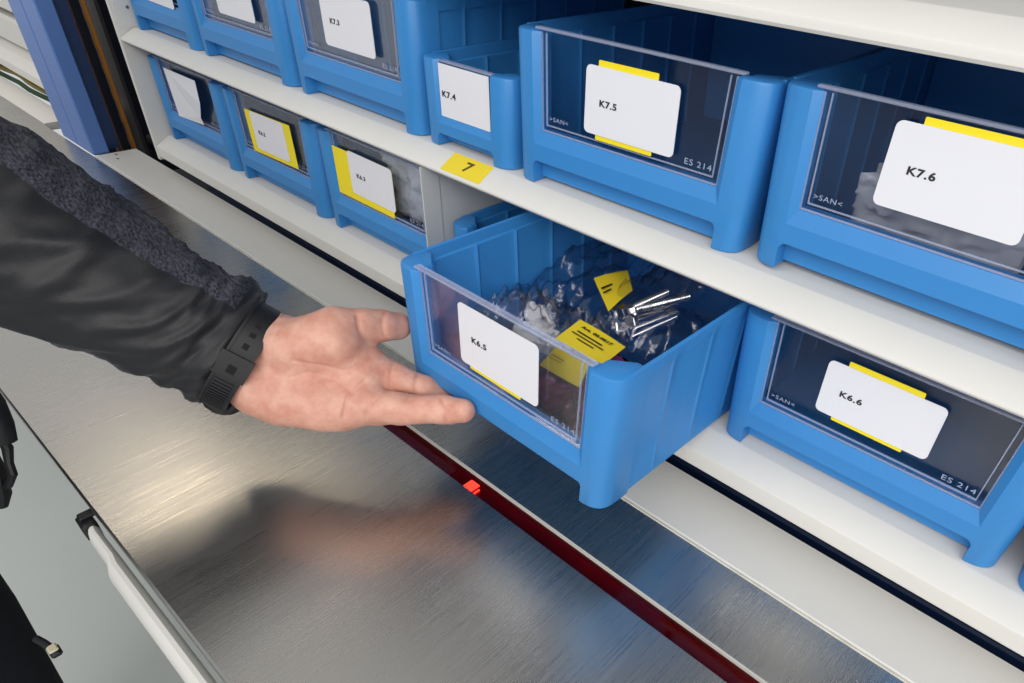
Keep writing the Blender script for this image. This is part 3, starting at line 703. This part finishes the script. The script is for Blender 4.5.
# sleeve
SP = [(-.250,-.515,.250,.085,.085),(-.245,-.470,.170,.076,.076),(-.2295,-.415,.085,.0710,.070),(-.2005,-.376,.030,.0675,.066),(-.1720,-.3392,-.0067,.0646,.058),(-.1404,-.3069,-.0441,.0575,.050),(-.1068,-.2782,-.0766,.0520,.044),(-.0876,-.2599,-.0941,.0505,.041),(-.0720,-.2455,-.1072,.0485,.037)]
def sl_fn(s, th):
    v = Vector((s*7, math.cos(th)*1.3, math.sin(th)*1.3))
    f = .030*noise.noise(v*1.2) + .05*noise.noise(Vector((s*9 + math.cos(th)*2.2, math.sin(th)*1.1, 3.3)))*max(0,min(1,(s-.35)*3))
    g = max(0, (s-.80)/.20)
    q = Vector((s*13 + 1.5*math.cos(th) - 1.0*math.sin(th), math.cos(th)*.9, math.sin(th)*.9 + 5))
    f += .085*(max(0, 1-2.6*abs(noise.noise(q)))-.35)*min(1, max(0, (s-.30)*5))
    f += .045*(max(0, 1-3.4*abs(noise.noise(q*1.9+Vector((7,1,2)))))-.3)*min(1, max(0, (s-.30)*5))
    f += .070*math.sin((s*46)+2.2*math.cos(th)+1.3*math.sin(th))*min(1,g*1.8)*(1-max(0,(s-.96)/.04)) 
    f += .05*g*noise.noise(Vector((s*26, math.cos(th)*2.5, math.sin(th)*2.5)))
    if s > .975: f -= .03*(s-.975)/.025
    f += .018*max(0, 1-abs(s-.965)/.02)
    return 1+f
nth, nseg = 72, 130
rings = loft_path(SP, nth, nseg, sl_fn)
# cuff folds back inside
inner = [[Vector(p).lerp(sum((Vector(q) for q in rings[-1]), Vector())/nth, .10) for p in rings[-1]], [Vector(p).lerp(sum((Vector(q) for q in rings[-6]), Vector())/nth, .14) for p in rings[-6]]]
allr = rings + inner
m = MB(); N = nth
for r in allr: m.v += [tuple(Vector(p)-PL) for p in r]
for i in range(len(allr)-1):
    for j in range(N):
        k = (j+1) % N; th = 2*math.pi*(j+.5)/N
        s = i/nseg
        # heathered insert along the far side of the sleeve (theta towards -w)
        hb = math.radians(132) < th < math.radians(215)
        m.f.append((i*N+j, i*N+k, (i+1)*N+k, (i+1)*N+j)); m.m.append(1 if hb and s < .925 else 0)
m.build('sleeve', [M_jersey, M_heather], person, smooth=180, label='black sleeve with a heathered grey stripe')
# jacket torso and trousers (mostly outside the frame)
def ell(cx_, cy_, z, a, b, n=40, ph=0):
    return [(cx_+a*math.copysign(abs(math.cos(t))**.8, math.cos(t))-PL.x, cy_+b*math.copysign(abs(math.sin(t))**.8, math.sin(t))-PL.y, z+.006*math.sin(5*t+ph)-PL.z) for t in [2*math.pi*k/n for k in range(n)]]
m = MB(); m.loft([ell(-.37,-.545,z,a,b,ph=z*20) for z,a,b in ((-.262,.150,.108),(-.255,.158,.115),(-.20,.160,.116),(-.10,.158,.114),(.0,.160,.112),(.12,.172,.118),(.24,.182,.115),(.30,.165,.095),(.335,.10,.075),(.36,.065,.062))])
m.build('jacket', M_jersey, person, smooth=60)
def leg(cx_, cy_, dx):
    m = MB(); m.loft([ell(cx_+dx*s, cy_, z, a, b, 28, ph=z*30) for s,z,a,b in ((0,-.225,.084,.098),(.05,-.32,.090,.098),(.1,-.45,.086,.094),(.3,-.62,.074,.080),(.6,-.80,.066,.068),(.9,-1.02,.060,.062),(1,-1.095,.064,.066))])
    return m
tr = leg(-.314,-.556,.02); t2 = leg(-.490,-.590,-.02); tr.add(t2.v, t2.f); tro = tr.build('trousers', M_trouser, person, smooth=60)
zp = MB(); 
zp.tube([(-.168+.007-PL.x,-.4600-PL.y,-.368-.002-PL.z),(-.160+.007-PL.x,-.4570-PL.y,-.3695-.002-PL.z),(-.150+.007-PL.x,-.4540-PL.y,-.3735-.002-PL.z)], .0032, 10)
zp.rbox((-.155+.007-PL.x,-.4580-PL.y,-.3790-.002-PL.z),(-.142+.007-PL.x,-.4490-PL.y,-.3720-.002-PL.z),.002)
zo_ = zp.build('zip_pull', M_rubber, tro, label='black zip pull')
z2 = MB(); z2.rbox((-.1535+.007-PL.x,-.4575-PL.y,-.3718-.002-PL.z),(-.1435+.007-PL.x,-.4500-PL.y,-.3692-.002-PL.z),.001); z2.build('pull_tab', pbr('cream_tab', (.55,.5,.35), .6), tro, label='cream tab on the zip pull')
# jacket strap with buckle hanging in front of the hip
st = MB()
def W_(x,y,z): return (x-PL.x, y-PL.y, z-PL.z)
st.tube([W_(-.300,-.398,-.150),W_(-.2745,-.3960,-.1700),W_(-.2600,-.3960,-.1880),W_(-.2500,-.3985,-.2050),W_(-.2460,-.4010,-.2200)], [.010,.012,.0125,.012,.010], 12)
st.build('hip_strap', M_rubber, person, label='black strap at the hip')
bk = MB(); bk.tube([W_(-.2560,-.4010,-.2120),W_(-.2500,-.4010,-.2290),W_(-.2445,-.4060,-.2410),W_(-.2385,-.4080,-.2495),W_(-.2405,-.4150,-.2600),W_(-.2480,-.4200,-.2660)], [.004,.0045,.0035,.0035,.0035,.003], 10)
bk.build('cord_loop', M_rubber, person, label='black cord loop below the strap')
bk = MB(); bk.tube([W_(-.262,-.412,-.225),W_(-.256,-.417,-.250),W_(-.250,-.424,-.272),W_(-.2475,-.428,-.284)], [.005,.008,.009,.005], 10); bk.build('strap_buckle', M_rubber, person, label='black plastic buckle hanging from the strap')

# ------------------------------------------------------------------ wristwatch
wc = Vector((-.0614,-.2477,-.1102)); ax = Vector((.0521,.0439,-.0463)).normalized()
cam = Vector((.478,-.633,.609)); nn = (cam-ax*cam.dot(ax)).normalized(); wv = ax.cross(nn)
watch = thing('wristwatch', 'black resin wristwatch worn between the black cuff and the bare hand', 'watch', wc)
spw = lambda c: math.copysign(abs(c)**.72, c)
def wp(t, th, k): return ax*t + (wv*spw(math.cos(th))*(.0428+k) + nn*spw(math.sin(th))*(.0285+k))
def band(t0, t1, a0, a1, k0, k1, n=40):
    m = MB(); rings = []
    for i in range(n+1):
        th = a0+(a1-a0)*i/n; rings.append([wp(t0,th,k0), wp(t1,th,k0), wp(t1,th,k1), wp(t0,th,k1)])
    m.loft(rings); return m
PI = math.pi
sb = band(-.0105, .0105, 0, 2*PI, 0, .0032, 72); sb.build('strap', M_rubber, watch, smooth=40)
# edge ribs
band(-.0108,-.0085, 0, 2*PI, .0030,.0040,72).build('strap_edge', M_rubber, watch, smooth=40); band(.0085,.0108, 0, 2*PI, .0030,.0040,72).build('strap_edge', M_rubber, watch, smooth=40)
for k in range(5):
    a = PI - .50 - k*.22
    if k >= 0: band(-.0022,.0022, a-.045, a+.045, .0030,.00345,6).build('strap_hole', M_hole, watch, smooth=0)
band(-.0125,.0125, 1.40, 1.62, .0030,.0060,10).build('keeper_loop', M_rubber, watch, smooth=40)
band(-.0030,.0030, 1.47, 1.55, .0058,.0068,6).build('keeper_stud', M_hole, watch, smooth=0)
rib = MB()
for k in range(12):
    a = 1.30-k*.065; q = band(-.007,.007, a-.018, a+.018, .0030,.0040,4); rib.add(q.v, q.f)
rib.build('ribbed_clasp', M_rubber, watch, smooth=0)
cs = MB(); cs.loft([[wp(r*math.cos(t), -PI/2+.75, k) + wv*(r*1.05*math.sin(t)) for t in [2*PI*j/16 for j in range(16)]] for r, k in ((.017,.000),(.020,.003),(.020,.010),(.016,.013))]); cs.build('watch_case', M_rubber, watch, smooth=30)

# ------------------------------------------------------------------ camera
cam_d = bpy.data.cameras.new('camera'); cam_o = bpy.data.objects.new('camera', cam_d); COL.objects.link(cam_o)
Rw = np.array([[.76338661,.64235591,.06796886],[.4341713,-.43235399,-.79029445],[-.4782637,.63281033,-.60894574]])
cam_d.sensor_width = 36; cam_d.lens = 668.614/1024*36; cam_d.shift_x = -(606.641-512)/1024; cam_d.shift_y = (403.728-341.5)/1024
cam_d.clip_start = .02
Mw = Matrix(((Rw[0][0],-Rw[1][0],-Rw[2][0],.43989956),(Rw[0][1],-Rw[1][1],-Rw[2][1],-.41842904),(Rw[0][2],-Rw[1][2],-Rw[2][2],.21034472),(0,0,0,1)))
cam_o.matrix_world = Mw; SC.camera = cam_o

# ------------------------------------------------------------------ light
def area(name, loc, target, sx, sy, power, col=(1,1,1)):
    d = bpy.data.lights.new(name, 'AREA'); d.shape = 'RECTANGLE'; d.size = sx; d.size_y = sy; d.energy = power; d.color = col
    o = bpy.data.objects.new(name, d); COL.objects.link(o); o.location = loc
    o.rotation_euler = (Vector(target)-Vector(loc)).to_track_quat('-Z', 'Y').to_euler(); return o
area('ceiling_lamp', (1.05,-1.65,1.0), (0,.0,-.02), 1.9, .8, 27, (1,.98,.95))
area('ceiling_lamp', (-.5,-1.5,1.6), (-.4,-.1,-.1), 1.8, .5, 14, (1,.98,.95))
area('ceiling_lamp', (2.0,-.7,.75), (.2,.1,.0), 1.0, .6, 9, (1,.97,.93))
area('warm_lamp', (-1.66,.17,1.24), (-.4,-.25,-.2), .55, .35, 5, (1,.84,.60))
w = bpy.data.worlds.new('world'); SC.world = w; w.use_nodes = True
bg = w.node_tree.nodes['Background']; bg.inputs[0].default_value = (.95,.97,1,1); bg.inputs[1].default_value = .66
vs = SC.view_settings; vs.view_transform = 'Standard'; vs.look = 'None'; vs.exposure = -.08; vs.gamma = 1; vs.use_curve_mapping = False
